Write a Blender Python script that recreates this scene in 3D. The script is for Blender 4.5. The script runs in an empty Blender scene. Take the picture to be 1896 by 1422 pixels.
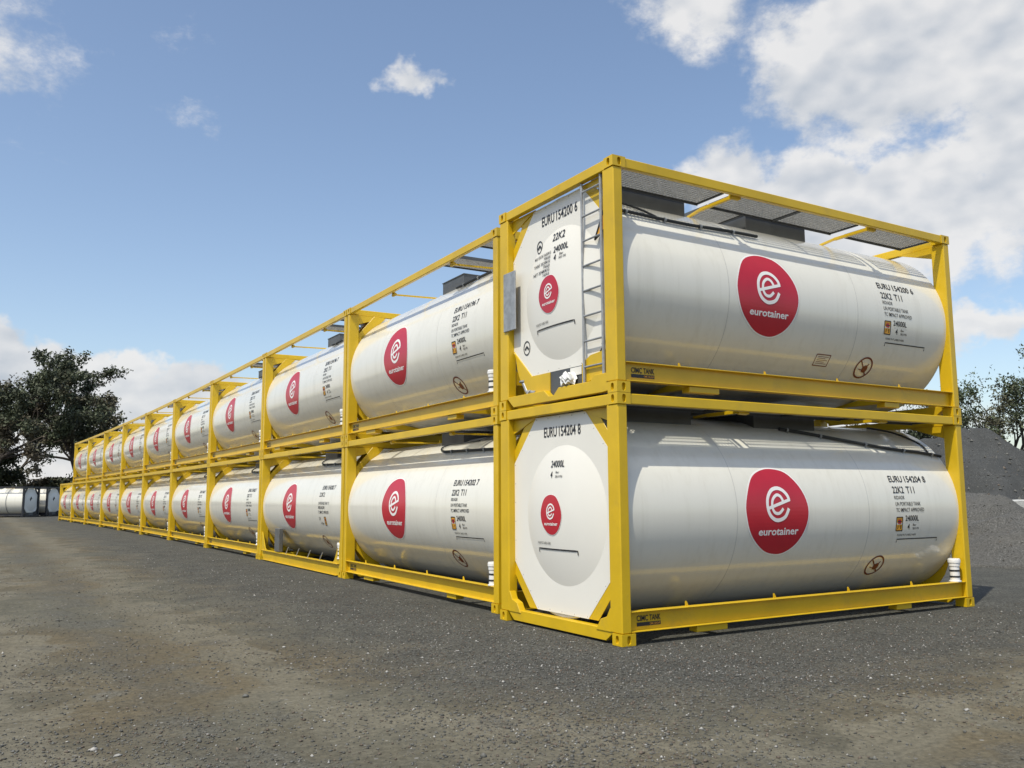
import bpy, bmesh, math, random
import numpy as np
from mathutils import Vector, Matrix
R_ = math.radians
SC = bpy.context.scene
COL = SC.collection

# ------------------------------------------------------------------ camera
YAW, PITCH, ROLL = R_(58.866), R_(7.328), R_(-0.291)
cam_d = bpy.data.cameras.new('camera')
cam_d.sensor_width = 36.0
cam_d.lens = 30.85
cam_d.clip_end = 5000
cam = bpy.data.objects.new('camera', cam_d)
COL.objects.link(cam)
fw = Vector((math.cos(YAW) * math.cos(PITCH), math.sin(YAW) * math.cos(PITCH), math.sin(PITCH)))
rt = Vector((math.sin(YAW), -math.cos(YAW), 0))
up = rt.cross(fw)
r2 = rt * math.cos(ROLL) + up * math.sin(ROLL)
u2 = -rt * math.sin(ROLL) + up * math.cos(ROLL)
M = Matrix((r2, u2, -fw)).transposed().to_4x4()
M.translation = Vector((-5.648, -7.226, 1.508))
cam.matrix_world = M
SC.camera = cam

# ------------------------------------------------------------------ world: sky with clouds
SUN_DIR = Vector((-2.1, -1.0, 4.0)).normalized()          # towards the sun
SUN_EL = math.asin(SUN_DIR.z)
W = bpy.data.worlds.new('World')
SC.world = W
W.use_nodes = True
W.cycles.sampling_method = 'MANUAL'
W.cycles.sample_map_resolution = 256
nt = W.node_tree
nt.nodes.clear()


class NB:
    """tiny helper for node graphs"""
    def __init__(self, tree):
        self.t = tree

    def n(self, kind, **kw):
        nd = self.t.nodes.new(kind)
        for k, v in kw.items():
            setattr(nd, k, v)
        return nd

    def link(self, a, b):
        self.t.links.new(a, b)

    def math(self, op, a, b=None, c=None, clamp=False):
        nd = self.n('ShaderNodeMath', operation=op, use_clamp=clamp)
        for i, v in enumerate((a, b, c)):
            if v is None:
                continue
            if isinstance(v, (int, float)):
                nd.inputs[i].default_value = v
            else:
                self.link(v, nd.inputs[i])
        return nd.outputs[0]

    def smooth(self, v, a, b):
        nd = self.n('ShaderNodeMapRange', interpolation_type='SMOOTHSTEP')
        self.link(v, nd.inputs[0])
        nd.inputs[1].default_value = a
        nd.inputs[2].default_value = b
        return nd.outputs[0]

    def noise(self, vec, scale, detail=4, rough=0.55, dist=0.0):
        nd = self.n('ShaderNodeTexNoise')
        nd.inputs['Scale'].default_value = scale
        nd.inputs['Detail'].default_value = detail
        nd.inputs['Roughness'].default_value = rough
        nd.inputs['Distortion'].default_value = dist
        if vec is not None:
            self.link(vec, nd.inputs['Vector'])
        return nd.outputs[0]

    def mix(self, f, a, b, blend='MIX'):
        nd = self.n('ShaderNodeMix', data_type='RGBA', blend_type=blend)
        for sock, v in ((nd.inputs[0], f), (nd.inputs[6], a), (nd.inputs[7], b)):
            if isinstance(v, (int, float)):
                sock.default_value = v
            elif isinstance(v, (tuple, list)):
                sock.default_value = (*v[:3], 1)
            else:
                self.link(v, sock)
        return nd.outputs[2]


nb = NB(nt)
sky = nb.n('ShaderNodeTexSky', sky_type='NISHITA')
sky.sun_disc = False
sky.sun_elevation = SUN_EL
sky.sun_rotation = math.atan2(SUN_DIR.x, SUN_DIR.y)
sky.altitude = 50
sky.air_density = 1.0
sky.dust_density = 1.5
sky.ozone_density = 0.2
bg = nb.n('ShaderNodeBackground')
bg.inputs[1].default_value = 0.15
nb.link(sky.outputs[0], bg.inputs[0])
tc = nb.n('ShaderNodeTexCoord')
sep = nb.n('ShaderNodeSeparateXYZ')
nb.link(tc.outputs['Generated'], sep.inputs[0])
dx, dy, dz = sep.outputs
az = nb.math('MULTIPLY', nb.math('ARCTAN2', dy, dx), 180 / math.pi)
el = nb.math('MULTIPLY', nb.math('ARCSINE', dz), 180 / math.pi)
wn = nb.n('ShaderNodeTexNoise')
wn.inputs['Scale'].default_value = 16
wn.inputs['Detail'].default_value = 4
wn.inputs['Roughness'].default_value = .62
nb.link(tc.outputs['Generated'], wn.inputs['Vector'])
wsep = nb.n('ShaderNodeSeparateColor')
nb.link(wn.outputs['Color'], wsep.inputs[0])
az = nb.math('ADD', az, nb.math('MULTIPLY', nb.math('SUBTRACT', wsep.outputs[0], .5), 7.0))
el = nb.math('ADD', el, nb.math('MULTIPLY', nb.math('SUBTRACT', wsep.outputs[1], .5), 4.5))
# clouds as azimuth, elevation, half width, half height (degrees), thickness
CL = [(33.5, 25.6, 8.5, 5.4, 1.9), (25, 26, 9, 9, 2.0), (26.5, 18.5, 6.5, 6.5, 1.5), (46.0, 30.2, 4.8, 2.6, .85), (43.6, 19.0, 3.8, 3.0, 1.5), (39, 17.4, 5.0, 4.0, 1.8),
      (33.5, 16.6, 5.4, 4.4, 1.9), (65.9, 26.2, 2.6, 1.15, 1.05), (30.3, 9.8, 2.2, 1.2, 1.0), (24, 12, 4, 2.4, 1.1),
      (90.5, 6.8, 3.4, 2.9, 2.0), (86.3, 6.4, 2.6, 2.7, 2.0), (82.6, 6.2, 2.8, 2.7, 2.0), (78.6, 6.0, 3.0, 2.5, 2.0), (74.5, 4.8, 3.5, 2.5, 1.8), (98, 7, 6, 4, 1.4), (84, 2.5, 14, 2.6, 1.5),
      (92, 25, 6, 4, .27), (80, 23, 3.0, 1.0, .12), (60, 3, 12, 2.2, 1.0), (40, 4, 12, 2.5, .7), (110, 6, 8, 3.5, 1.3)]
rng = random.Random(4)
for k in range(9):                                     # the rest of the sky, same kind of weather
    a = 120 + 258 * (k + rng.random() * .8) / 9
    a = a if a <= 180 else a - 360
    CL.append((a, rng.uniform(6, 45), rng.uniform(5, 13), rng.uniform(2.5, 5.5), rng.uniform(.9, 1.5)))
field = None
for a0, e0, w0, h0, wt in CL:
    u = nb.math('MULTIPLY', nb.math('SUBTRACT', az, a0), 1 / w0)
    v = nb.math('MULTIPLY', nb.math('SUBTRACT', el, e0), 1 / h0)
    d2 = nb.math('ADD', nb.math('MULTIPLY', u, u), nb.math('MULTIPLY', v, v))
    m = nb.math('MULTIPLY', nb.math('SUBTRACT', 1.25, nb.math('POWER', d2, .6)), wt)
    field = m if field is None else nb.math('SMOOTH_MAX', field, m, .25)
field = nb.math('MAXIMUM', field, -1.0)


def cloud_noise(off, detail):
    mp = nb.n('ShaderNodeMapping')
    nb.link(tc.outputs['Generated'], mp.inputs[0])
    mp.inputs['Location'].default_value = off
    mp.inputs['Scale'].default_value = (1, 1, 1.55)
    return nb.noise(mp.outputs[0], 7.5, detail, .66, .0)


n0 = cloud_noise((0, 0, 0), 7)
soff = Vector((-0.5, -0.25, .85)).normalized() * .040
n0s = cloud_noise((0, 0, 0), 3)
n1 = cloud_noise(tuple(soff), 3)
dens = nb.math('ADD', field, nb.math('MULTIPLY', nb.math('SUBTRACT', n0, .50), 3.4))
cov = nb.smooth(dens, .05, .95)
lit = nb.math('ADD', .66, nb.math('MULTIPLY', nb.math('SUBTRACT', nb.math('ADD', nb.math('MULTIPLY', n0, .5), nb.math('MULTIPLY', n0s, .5)), n1), 3.4), clamp=True)
thick = nb.smooth(dens, .6, 2.2)
lit2 = nb.math('SUBTRACT', lit, nb.math('MULTIPLY', thick, .10), clamp=True)
ccol = nb.mix(lit2, (.58, .63, .70), (.96, .95, .94))
cbg = nb.n('ShaderNodeBackground')
nb.link(ccol, cbg.inputs[0])
cbg.inputs[1].default_value = 0.78
ms = nb.n('ShaderNodeMixShader')
nb.link(nb.math('MULTIPLY', cov, .93), ms.inputs[0])
nb.link(bg.outputs[0], ms.inputs[1])
nb.link(cbg.outputs[0], ms.inputs[2])
wo = nb.n('ShaderNodeOutputWorld')
nb.link(ms.outputs[0], wo.inputs[0])

# ------------------------------------------------------------------ sun and exposure
sd = bpy.data.lights.new('sun', 'SUN')
sd.energy = 3.6
sd.angle = R_(0.53)
sd.color = (1.0, .945, .80)
SC.cycles.max_bounces = 6
SC.cycles.diffuse_bounces = 3
SC.cycles.glossy_bounces = 3
SC.cycles.caustics_reflective = False
so = bpy.data.objects.new('sun', sd)
so.rotation_euler = (-SUN_DIR).to_track_quat('-Z', 'Y').to_euler()
so.location = SUN_DIR * 60
COL.objects.link(so)
SC.view_settings.view_transform = 'Standard'
SC.view_settings.look = 'None'
SC.view_settings.gamma = 1
SC.view_settings.use_curve_mapping = False
SC.view_settings.exposure = 0.20

# ------------------------------------------------------------------ materials
MATS = {}


def mat(name, col, rough=.5, metal=0.0, coat=0.0, var=0.0, vscale=3.0, bump=0.0, bscale=40.0, dirt=None, dscale=1.2, spec=.5):
    m = bpy.data.materials.new(name)
    m.use_nodes = True
    t = m.node_tree
    b = t.nodes['Principled BSDF']
    q = NB(t)
    b.inputs['Roughness'].default_value = rough
    b.inputs['Metallic'].default_value = metal
    b.inputs['Coat Weight'].default_value = coat
    b.inputs['Coat Roughness'].default_value = .06
    b.inputs['Specular IOR Level'].default_value = spec
    c = (*col, 1)
    b.inputs['Base Color'].default_value = c
    geo = q.n('ShaderNodeNewGeometry')
    out = None
    if var > 0:
        n = q.noise(geo.outputs['Position'], vscale, 5, .6)
        lo = tuple(x * (1 - var) for x in col)
        hi = tuple(min(1, x * (1 + var)) for x in col)
        out = q.mix(q.smooth(n, .3, .7), lo, hi)
    if dirt is not None:
        n2 = q.noise(geo.outputs['Position'], dscale, 8, .7, .3)
        f = q.math('MULTIPLY', q.smooth(n2, .52, .80), dirt[3])
        out = q.mix(f, out if out is not None else col, dirt[:3])
    if out is not None:
        q.link(out, b.inputs['Base Color'])
    if bump > 0:
        n3 = q.noise(geo.outputs['Position'], bscale, 4, .6)
        bp = q.n('ShaderNodeBump')
        bp.inputs['Strength'].default_value = bump
        bp.inputs['Distance'].default_value = .02
        q.link(n3, bp.inputs['Height'])
        q.link(bp.outputs[0], b.inputs['Normal'])
    MATS[name] = m
    return m


mat('yellow_paint', (.62, .405, .009), .36, var=.07, vscale=1.7, bump=.05, bscale=25, dirt=(.36, .25, .05, .5), dscale=2.4)
mat('white_cladding', (.73, .71, .635), .13, coat=.2, var=.02, vscale=.7, bump=.035, bscale=2.2, dirt=(.60, .56, .48, .20), dscale=1.6)
mat('white_plate', (.76, .74, .68), .42, var=.02, vscale=1.0, bump=.03, bscale=6)
mat('red_print', (.46, .014, .030), .30, var=.05)
mat('seam', (.47, .46, .43), .3)
mat('white_print', (.82, .80, .78), .35)
mat('black_print', (.018, .018, .022), .45)
mat('brown_print', (.16, .035, .02), .45)
mat('amber_print', (.75, .36, .03), .45)
mat('galvanised', (.33, .34, .35), .48, metal=.35, var=.18, vscale=9)
mat('aluminium', (.42, .42, .41), .5, metal=.5, var=.12, vscale=14)
mat('dark_steel', (.075, .08, .085), .5, var=.15, vscale=3)
mat('rubber', (.022, .024, .026), .55)
mat('black_paint', (.02, .021, .026), .45, var=.2)
mat('plastic_white', (.80, .79, .77), .35)
mat('plastic_bag', (.74, .74, .72), .4)
mat('concrete', (.42, .42, .40), .9, var=.2, vscale=5, bump=.4, bscale=30)
mat('grey_steel', (.22, .23, .23), .6, var=.15, vscale=2)
mat('valve_grey', (.11, .11, .105), .6, var=.15, vscale=5)
mat('stone_dark', (.072, .071, .064), .85, var=.3, vscale=30)
mat('stone_grey', (.118, .117, .107), .85, var=.3, vscale=30)
mat('stone_brown', (.115, .092, .072), .9, var=.3, vscale=30)
mat('stone_pale', (.34, .33, .31), .8, var=.25, vscale=30)
mat('bark', (.06, .05, .042), .9, var=.3, vscale=6)


def add_streaks(name, amount):
    t = MATS[name].node_tree
    q = NB(t)
    b = t.nodes['Principled BSDF']
    src = b.inputs['Base Color'].links[0].from_socket
    g = q.n('ShaderNodeNewGeometry')
    mp = q.n('ShaderNodeMapping')
    mp.inputs['Scale'].default_value = (9, 9, .35)
    q.link(g.outputs['Position'], mp.inputs[0])
    n = q.noise(mp.outputs[0], 1.0, 5, .65)
    c = q.mix(q.math('MULTIPLY', q.smooth(n, .45, .75), amount), src, (.50, .47, .38))
    q.link(c, b.inputs['Base Color'])
    rg = q.math('ADD', .10, q.math('MULTIPLY', q.noise(g.outputs['Position'], 1.3, 4, .6), .10))
    q.link(rg, b.inputs['Roughness'])


add_streaks('white_cladding', .22)


def leaf_mat(name, c1, c2, c3):
    m = bpy.data.materials.new(name)
    m.use_nodes = True
    t = m.node_tree
    q = NB(t)
    b = t.nodes['Principled BSDF']
    g = q.n('ShaderNodeNewGeometry')
    n = q.noise(g.outputs['Position'], .45, 3, .6)
    n2 = q.noise(g.outputs['Position'], .22, 2, .5)
    c = q.mix(q.smooth(n, .35, .65), c1, c2)
    c = q.mix(q.math('MULTIPLY', q.smooth(n2, .52, .66), .7), c, c3)
    q.link(c, b.inputs['Base Color'])
    b.inputs['Roughness'].default_value = .6
    b.inputs['Specular IOR Level'].default_value = .25
    MATS[name] = m


leaf_mat('leaf_dark', (.062, .070, .044), (.084, .100, .058), (.105, .080, .058))
leaf_mat('leaf_green', (.060, .076, .042), (.078, .105, .052), (.095, .085, .055))


def ground_mat(name, dirt_c, grey_c, gravel_c, zone=True):
    m = bpy.data.materials.new(name)
    m.use_nodes = True
    t = m.node_tree
    q = NB(t)
    b = t.nodes['Principled BSDF']
    g = q.n('ShaderNodeNewGeometry')
    P = g.outputs['Position']
    big = q.noise(P, .23, 4, .6, .4)
    mid = q.noise(P, 1.3, 6, .62, .3)
    fine = q.noise(P, 22, 5, .7)
    stretch = q.n('ShaderNodeMapping')
    stretch.inputs['Rotation'].default_value = (0, 0, R_(-18))
    stretch.inputs['Scale'].default_value = (1.6, .16, 1)
    q.link(P, stretch.inputs[0])
    track = q.noise(stretch.outputs[0], 1.0, 5, .6, .2)
    base = q.mix(q.smooth(big, .40, .62), grey_c, dirt_c)
    base = q.mix(q.math('MULTIPLY', q.smooth(track, .50, .66), .55), base, tuple(x * 1.28 for x in grey_c))
    if zone:
        s = q.n('ShaderNodeSeparateXYZ')
        q.link(P, s.inputs[0])
        ax = q.math('MAXIMUM', q.math('MULTIPLY', s.outputs[0], -1), 0)
        ay = q.math('MAXIMUM', q.math('MULTIPLY', s.outputs[1], -1), 0)
        d = q.math('SQRT', q.math('ADD', q.math('MULTIPLY', ax, ax), q.math('MULTIPLY', ay, ay)))
        d = q.math('ADD', d, q.math('MULTIPLY', q.math('SUBTRACT', mid, .5), 2.6))
        # compacted wheel lanes that sweep round the corner stack, loose gravel thrown up between them
        lane = q.math('SINE', q.math('ADD', q.math('MULTIPLY', d, 3.3), q.math('MULTIPLY', big, 5.0)))
        lanef = q.math('MULTIPLY', q.smooth(lane, .2, .95), q.smooth(d, 1.2, 2.4))
        base = q.mix(q.math('MULTIPLY', lanef, .8), base, (.142, .131, .098))
        rough_lane = q.math('MULTIPLY', q.smooth(q.math('MULTIPLY', lane, -1), .3, .95), .55)
        gz = q.math('SUBTRACT', 1.0, q.smooth(d, 1.4, 3.4))
        gz = q.math('MULTIPLY', gz, .9)
        patch = q.math('MULTIPLY', q.smooth(mid, .55, .68), .5)
        gz = q.math('MAXIMUM', q.math('MAXIMUM', gz, patch), q.math('MULTIPLY', rough_lane, q.smooth(mid, .35, .6)))
    else:
        gz = q.math('MULTIPLY', q.smooth(mid, .3, .6), .9)
    vor = q.n('ShaderNodeTexVoronoi')
    vor.inputs['Scale'].default_value = 58
    q.link(P, vor.inputs['Vector'])
    cs = q.n('ShaderNodeSeparateColor')
    q.link(vor.outputs['Color'], cs.inputs[0])
    vor2 = q.n('ShaderNodeTexVoronoi')
    vor2.inputs['Scale'].default_value = 21
    q.link(P, vor2.inputs['Vector'])
    cs2 = q.n('ShaderNodeSeparateColor')
    q.link(vor2.outputs['Color'], cs2.inputs[0])
    stone = q.mix(cs.outputs[0], tuple(x * .40 for x in gravel_c), tuple(x * 1.55 for x in gravel_c))
    base = q.mix(gz, base, stone)
    # single pebbles lying in the dirt
    peb = q.math('MULTIPLY', q.math('GREATER_THAN', cs2.outputs[0], .90), q.math('LESS_THAN', vor2.outputs['Distance'], .30))
    pcol = q.mix(cs2.outputs[1], tuple(x * .5 for x in gravel_c), (.22, .215, .20))
    base = q.mix(q.math('MULTIPLY', peb, .85), base, pcol)
    base = q.mix(.75, base, q.mix(q.smooth(fine, .25, .75), (.55, .55, .55), (1.35, 1.35, 1.35)), 'MULTIPLY')
    base = q.mix(.6, base, q.mix(q.smooth(mid, .3, .7), (.72, .72, .72), (1.22, 1.2, 1.18)), 'MULTIPLY')
    q.link(base, b.inputs['Base Color'])
    b.inputs['Roughness'].default_value = .93
    b.inputs['Specular IOR Level'].default_value = .25
    h = q.math('ADD', q.math('MULTIPLY', q.math('SUBTRACT', 1, vor.outputs['Distance']), q.math('ADD', q.math('MULTIPLY', gz, .8), .1)), q.math('MULTIPLY', fine, .7))
    h = q.math('ADD', h, q.math('MULTIPLY', mid, 1.2))
    bp = q.n('ShaderNodeBump')
    bp.inputs['Strength'].default_value = .8
    bp.inputs['Distance'].default_value = .016
    q.link(h, bp.inputs['Height'])
    q.link(bp.outputs[0], b.inputs['Normal'])
    MATS[name] = m


ground_mat('yard_dirt', (.112, .094, .060), (.104, .099, .075), (.074, .075, .068))
ground_mat('heap_gravel', (.060, .063, .063), (.064, .066, .065), (.060, .063, .064), False)
ground_mat('heap_sand', (.105, .102, .095), (.112, .110, .102), (.09, .09, .086), False)

# ------------------------------------------------------------------ mesh helpers
L, WD, H = 6.058, 2.438, 2.591
TR, TY, TZ = 1.17, 1.219, 1.31            # tank radius and axis
MESH = {}


class MB:
    def __init__(self):
        self.v, self.f = [], []

    def add(self, vs, fs):
        o = len(self.v)
        self.v += [tuple(p) for p in vs]
        self.f += [tuple(i + o for i in f) for f in fs]
        return self

    def box(self, x0, y0, z0, x1, y1, z1):
        return self.add([(x0, y0, z0), (x1, y0, z0), (x1, y1, z0), (x0, y1, z0), (x0, y0, z1), (x1, y0, z1), (x1, y1, z1), (x0, y1, z1)],
                        [(0, 3, 2, 1), (4, 5, 6, 7), (0, 1, 5, 4), (1, 2, 6, 5), (2, 3, 7, 6), (3, 0, 4, 7)])

    def prism(self, poly, axis, a, b):
        """poly in the two other axes (in xyz order), extruded along axis from a to b"""
        n = len(poly)

        def P(p, h):
            return {'x': (h, p[0], p[1]), 'y': (p[0], h, p[1]), 'z': (p[0], p[1], h)}[axis]
        vs = [P(p, a) for p in poly] + [P(p, b) for p in poly]
        fs = [tuple(range(n)), tuple(range(2 * n - 1, n - 1, -1))]
        fs += [(i + n, (i + 1) % n + n, (i + 1) % n, i) for i in range(n)]
        return self.add(vs, fs)

    def tube(self, path, r, n=8, closed=False):
        path = [Vector(p) for p in path]
        rs = r if isinstance(r, (list, tuple)) else [r] * len(path)
        vs, fs = [], []
        m = len(path)
        ref = None
        for i, p in enumerate(path):
            d = (path[min(i + 1, m - 1)] - path[max(i - 1, 0)]).normalized()
            if ref is None or abs(ref.dot(d)) > .95:
                ref = Vector((0, 0, 1)) if abs(d.z) < .9 else Vector((1, 0, 0))
            a = d.cross(ref).normalized()
            ref = a.cross(d).normalized()
            for k in range(n):
                t = 2 * math.pi * k / n
                vs.append(p + (a * math.cos(t) + ref * math.sin(t)) * rs[i])
        for i in range(m - 1):
            for k in range(n):
                fs.append((i * n + k, i * n + (k + 1) % n, (i + 1) * n + (k + 1) % n, (i + 1) * n + k))
        fs.append(tuple(range(n - 1, -1, -1)))
        fs.append(tuple(range((m - 1) * n, m * n)))
        return self.add(vs, fs)

    def lathe_x(self, prof, yc, zc, n=96):
        """prof = (x, radius) list"""
        vs, fs = [], []
        for x, r in prof:
            for k in range(n):
                t = 2 * math.pi * k / n
                vs.append((x, yc - r * math.cos(t), zc + r * math.sin(t)))
        for i in range(len(prof) - 1):
            for k in range(n):
                fs.append((i * n + k, i * n + (k + 1) % n, (i + 1) * n + (k + 1) % n, (i + 1) * n + k))
        return self.add(vs, fs)

    def lathe_z(self, prof, xc, yc, n=20):
        vs, fs = [], []
        for z, r in prof:
            for k in range(n):
                t = 2 * math.pi * k / n
                vs.append((xc + r * math.cos(t), yc + r * math.sin(t), z))
        for i in range(len(prof) - 1):
            for k in range(n):
                fs.append((i * n + k, i * n + (k + 1) % n, (i + 1) * n + (k + 1) % n, (i + 1) * n + k))
        fs.append(tuple(range(n - 1, -1, -1)))
        fs.append(tuple(range((len(prof) - 1) * n, len(prof) * n)))
        return self.add(vs, fs)

    def mesh(self, name, m, bevel=0.0, smooth=False, mirror=(1, 1, 1), off=(0, 0, 0), fix=True):
        me = bpy.data.meshes.new(name)
        vs = [(p[0] * mirror[0] + off[0], p[1] * mirror[1] + off[1], p[2] * mirror[2] + off[2]) for p in self.v]
        me.from_pydata(vs, [], self.f)
        if fix or bevel:
            bm = bmesh.new()
            bm.from_mesh(me)
            if fix:
                bmesh.ops.recalc_face_normals(bm, faces=bm.faces[:])
            if bevel:
                es = [e for e in bm.edges if len(e.link_faces) == 2 and e.calc_face_angle(0) > .5]
                bmesh.ops.bevel(bm, geom=es, offset=bevel, segments=1, affect='EDGES', profile=.5)
            bm.to_mesh(me)
            bm.free()
        if smooth:
            me.polygons.foreach_set('use_smooth', [True] * len(me.polygons))
            me.set_sharp_from_angle(angle=R_(38))
        me.materials.append(MATS[m])
        return me


def link(name, me, parent=None, loc=None):
    o = bpy.data.objects.new(name, me)
    COL.objects.link(o)
    if parent is not None:
        o.parent = parent
    if loc is not None:
        o.location = loc
    return o


def tag(o, label, cat, group=None, kind=None):
    if label:
        o['label'] = label
    if cat:
        o['category'] = cat
    if group:
        o['group'] = group
    if kind:
        o['kind'] = kind
    return o


def cached(key, fn):
    if key not in MESH:
        MESH[key] = fn()
    return MESH[key]


# ------------------------------------------------------------------ decals: flat print laid on a curved surface
def on_tank(eps):
    return lambda h, v: (h, TY - (TR + eps) * math.cos(v / TR), TZ + (TR + eps) * math.sin(v / TR))


PLATE_X, DOME_R, DOME_D = .100, .80, .098
DY, DZ = 1.13, 1.30


def on_end(eps):
    def f(h, v):
        y = -h
        rho = math.hypot(y - DY, v - DZ)
        x = PLATE_X - (DOME_D * (1 - (rho / DOME_R) ** 2) if rho < DOME_R else 0)
        return (x - eps, y, v)
    return f


def on_rail(eps):
    return lambda h, v: (h, .075 - eps, v)


def smooth_closed(pts, n=6, closed=True):
    out = []
    m = len(pts)
    rngi = range(m if closed else m - 1)
    for i in rngi:
        if closed:
            p0, p1, p2, p3 = (pts[(i + k) % m] for k in (-1, 0, 1, 2))
        else:
            p0, p1, p2, p3 = pts[max(i - 1, 0)], pts[i], pts[i + 1], pts[min(i + 2, m - 1)]
        for k in range(n):
            t = k / n
            out.append(tuple(.5 * (2 * b + (c - a) * t + (2 * a - 5 * b + 4 * c - d) * t * t + (3 * b - a - 3 * c + d) * t ** 3)
                             for a, b, c, d in zip(p0, p1, p2, p3)))
    if not closed:
        out.append(pts[-1])
    return out


def convex_fill(poly, fmap, rows=36):
    """fill of a convex outline as horizontal strips so that it can follow a curve"""
    vs = [p[1] for p in poly]
    lo, hi = min(vs), max(vs)
    V, F = [], []
    cols = 5
    for i in range(rows + 1):
        t = i / rows
        v = lo + (hi - lo) * (.5 - .5 * math.cos(math.pi * t))
        v = min(max(v, lo + 1e-5), hi - 1e-5)
        xs = []
        for a, b in zip(poly, poly[1:] + poly[:1]):
            if (a[1] - v) * (b[1] - v) <= 0 and a[1] != b[1]:
                xs.append(a[0] + (b[0] - a[0]) * (v - a[1]) / (b[1] - a[1]))
        x0, x1 = min(xs), max(xs)
        for c in range(cols):
            V.append(fmap(x0 + (x1 - x0) * c / (cols - 1), v))
    for i in range(rows):
        for c in range(cols - 1):
            a = i * cols + c
            F.append((a, a + 1, a + cols + 1, a + cols))
    return V, F


def stroke(path, w, fmap):
    V, F = [], []
    m = len(path)
    for i, p in enumerate(path):
        a, b = path[max(i - 1, 0)], path[min(i + 1, m - 1)]
        d = math.hypot(b[0] - a[0], b[1] - a[1]) or 1
        nx, ny = -(b[1] - a[1]) / d, (b[0] - a[0]) / d
        V.append(fmap(p[0] + nx * w / 2, p[1] + ny * w / 2))
        V.append(fmap(p[0] - nx * w / 2, p[1] - ny * w / 2))
    for i in range(m - 1):
        F.append((2 * i, 2 * i + 1, 2 * i + 3, 2 * i + 2))
    return V, F


def text_mesh(s, bold=0.0):
    cu = bpy.data.curves.new('lettering', 'FONT')
    cu.body = s
    cu.resolution_u = 3
    cu.offset = bold
    ob = bpy.data.objects.new('lettering', cu)
    COL.objects.link(ob)
    dg = bpy.context.evaluated_depsgraph_get()
    ev = ob.evaluated_get(dg)
    me = ev.to_mesh()
    vs = [(v.co.x, v.co.y) for v in me.vertices]
    fs = [tuple(p.vertices) for p in me.polygons]
    ev.to_mesh_clear()
    bpy.data.objects.remove(ob)
    bpy.data.curves.remove(cu)
    return vs, fs


def text(s, x0, x1, v0, v1, fmap, bold=0.0):
    """text s fitted into the rectangle x0..x1, v0..v1 (v = up)"""
    vs, fs = cached(('txt', s, bold), lambda: text_mesh(s, bold))
    xa, xb = min(p[0] for p in vs), max(p[0] for p in vs)
    ya, yb = min(p[1] for p in vs), max(p[1] for p in vs)
    V = [fmap(x0 + (p[0] - xa) / (xb - xa) * (x1 - x0), v0 + (p[1] - ya) / (yb - ya) * (v1 - v0)) for p in vs]
    return V, fs


def rect(x0, x1, v0, v1, fmap):
    return [fmap(x0, v0), fmap(x1, v0), fmap(x1, v1), fmap(x0, v1)], [(0, 1, 2, 3)]


EGG = smooth_closed([(1.859, 0.093), (1.953, 0.315), (2.076, 0.448), (2.274, 0.52), (2.466, 0.521), (2.615, 0.478), (2.733, 0.375), (2.824, 0.246), (2.879, 0.109),
                     (2.89, -0.014), (2.857, -0.152), (2.782, -0.294), (2.68, -0.405), (2.535, -0.482), (2.387, -0.496), (2.207, -0.452), (2.054, -0.352), (1.941, -0.234), (1.875, -0.088)])
E_OUT = smooth_closed([(2.57, 0.145), (2.545, 0.205), (2.48, 0.262), (2.391, 0.285), (2.29, 0.255), (2.215, 0.165), (2.203, 0.055), (2.243, -0.033), (2.325, -0.083), (2.408, -0.083), (2.492, -0.045), (2.552, 0.046)], 6, False)
E_IN = smooth_closed([(2.47, 0.125), (2.43, 0.187), (2.367, 0.203), (2.295, 0.148), (2.278, 0.063), (2.317, 0.0), (2.391, -0.007), (2.46, 0.046)], 6, False)
E_BAR = [(2.215, 0.050), (2.585, 0.150)]


def logo_meshes(key, cx, cv, s, fm, e1=.003):
    """red egg-shaped mark: backing, border, emblem, word; (cx, cv) centre, s scale"""
    def tr(p, k=1.0):
        return (cx + (p[0] - 2.39) * s * k, cv + p[1] * s * k)

    def mk(parts, e, m):
        b = MB()
        for fn in parts:
            b.add(*fn(fm(e)))
        return b.mesh('print', m, fix=False)
    return (cached((key, 'egg'), lambda: mk([lambda f: convex_fill([tr(p) for p in EGG], f)], e1 + .002, 'red_print')),
            cached((key, 'rim'), lambda: mk([lambda f: convex_fill([tr(p, 1.035) for p in EGG], f)], e1, 'white_print')),
            cached((key, 'e'), lambda: mk([lambda f: stroke([tr(p) for p in E_OUT], .043 * s, f), lambda f: stroke([tr(p) for p in E_IN], .036 * s, f),
                                          lambda f: stroke([tr(p) for p in smooth_closed(E_BAR, 6, False)], .036 * s, f)], e1 + .0045, 'white_print')),
            cached((key, 'word'), lambda: mk([lambda f: text('eurotainer', *(tr((2.06, 0))[0], tr((2.72, 0))[0]), tr((0, -.262))[1], tr((0, -.178))[1], f, .022)], e1 + .0045, 'white_print')))


def add_logo(key, parent, *a):
    egg, rim, e, w = logo_meshes(key, *a)
    o = link('logo', egg, parent)
    link('logo_border', rim, o)
    link('emblem', e, o)
    link('lettering', w, o)


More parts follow.
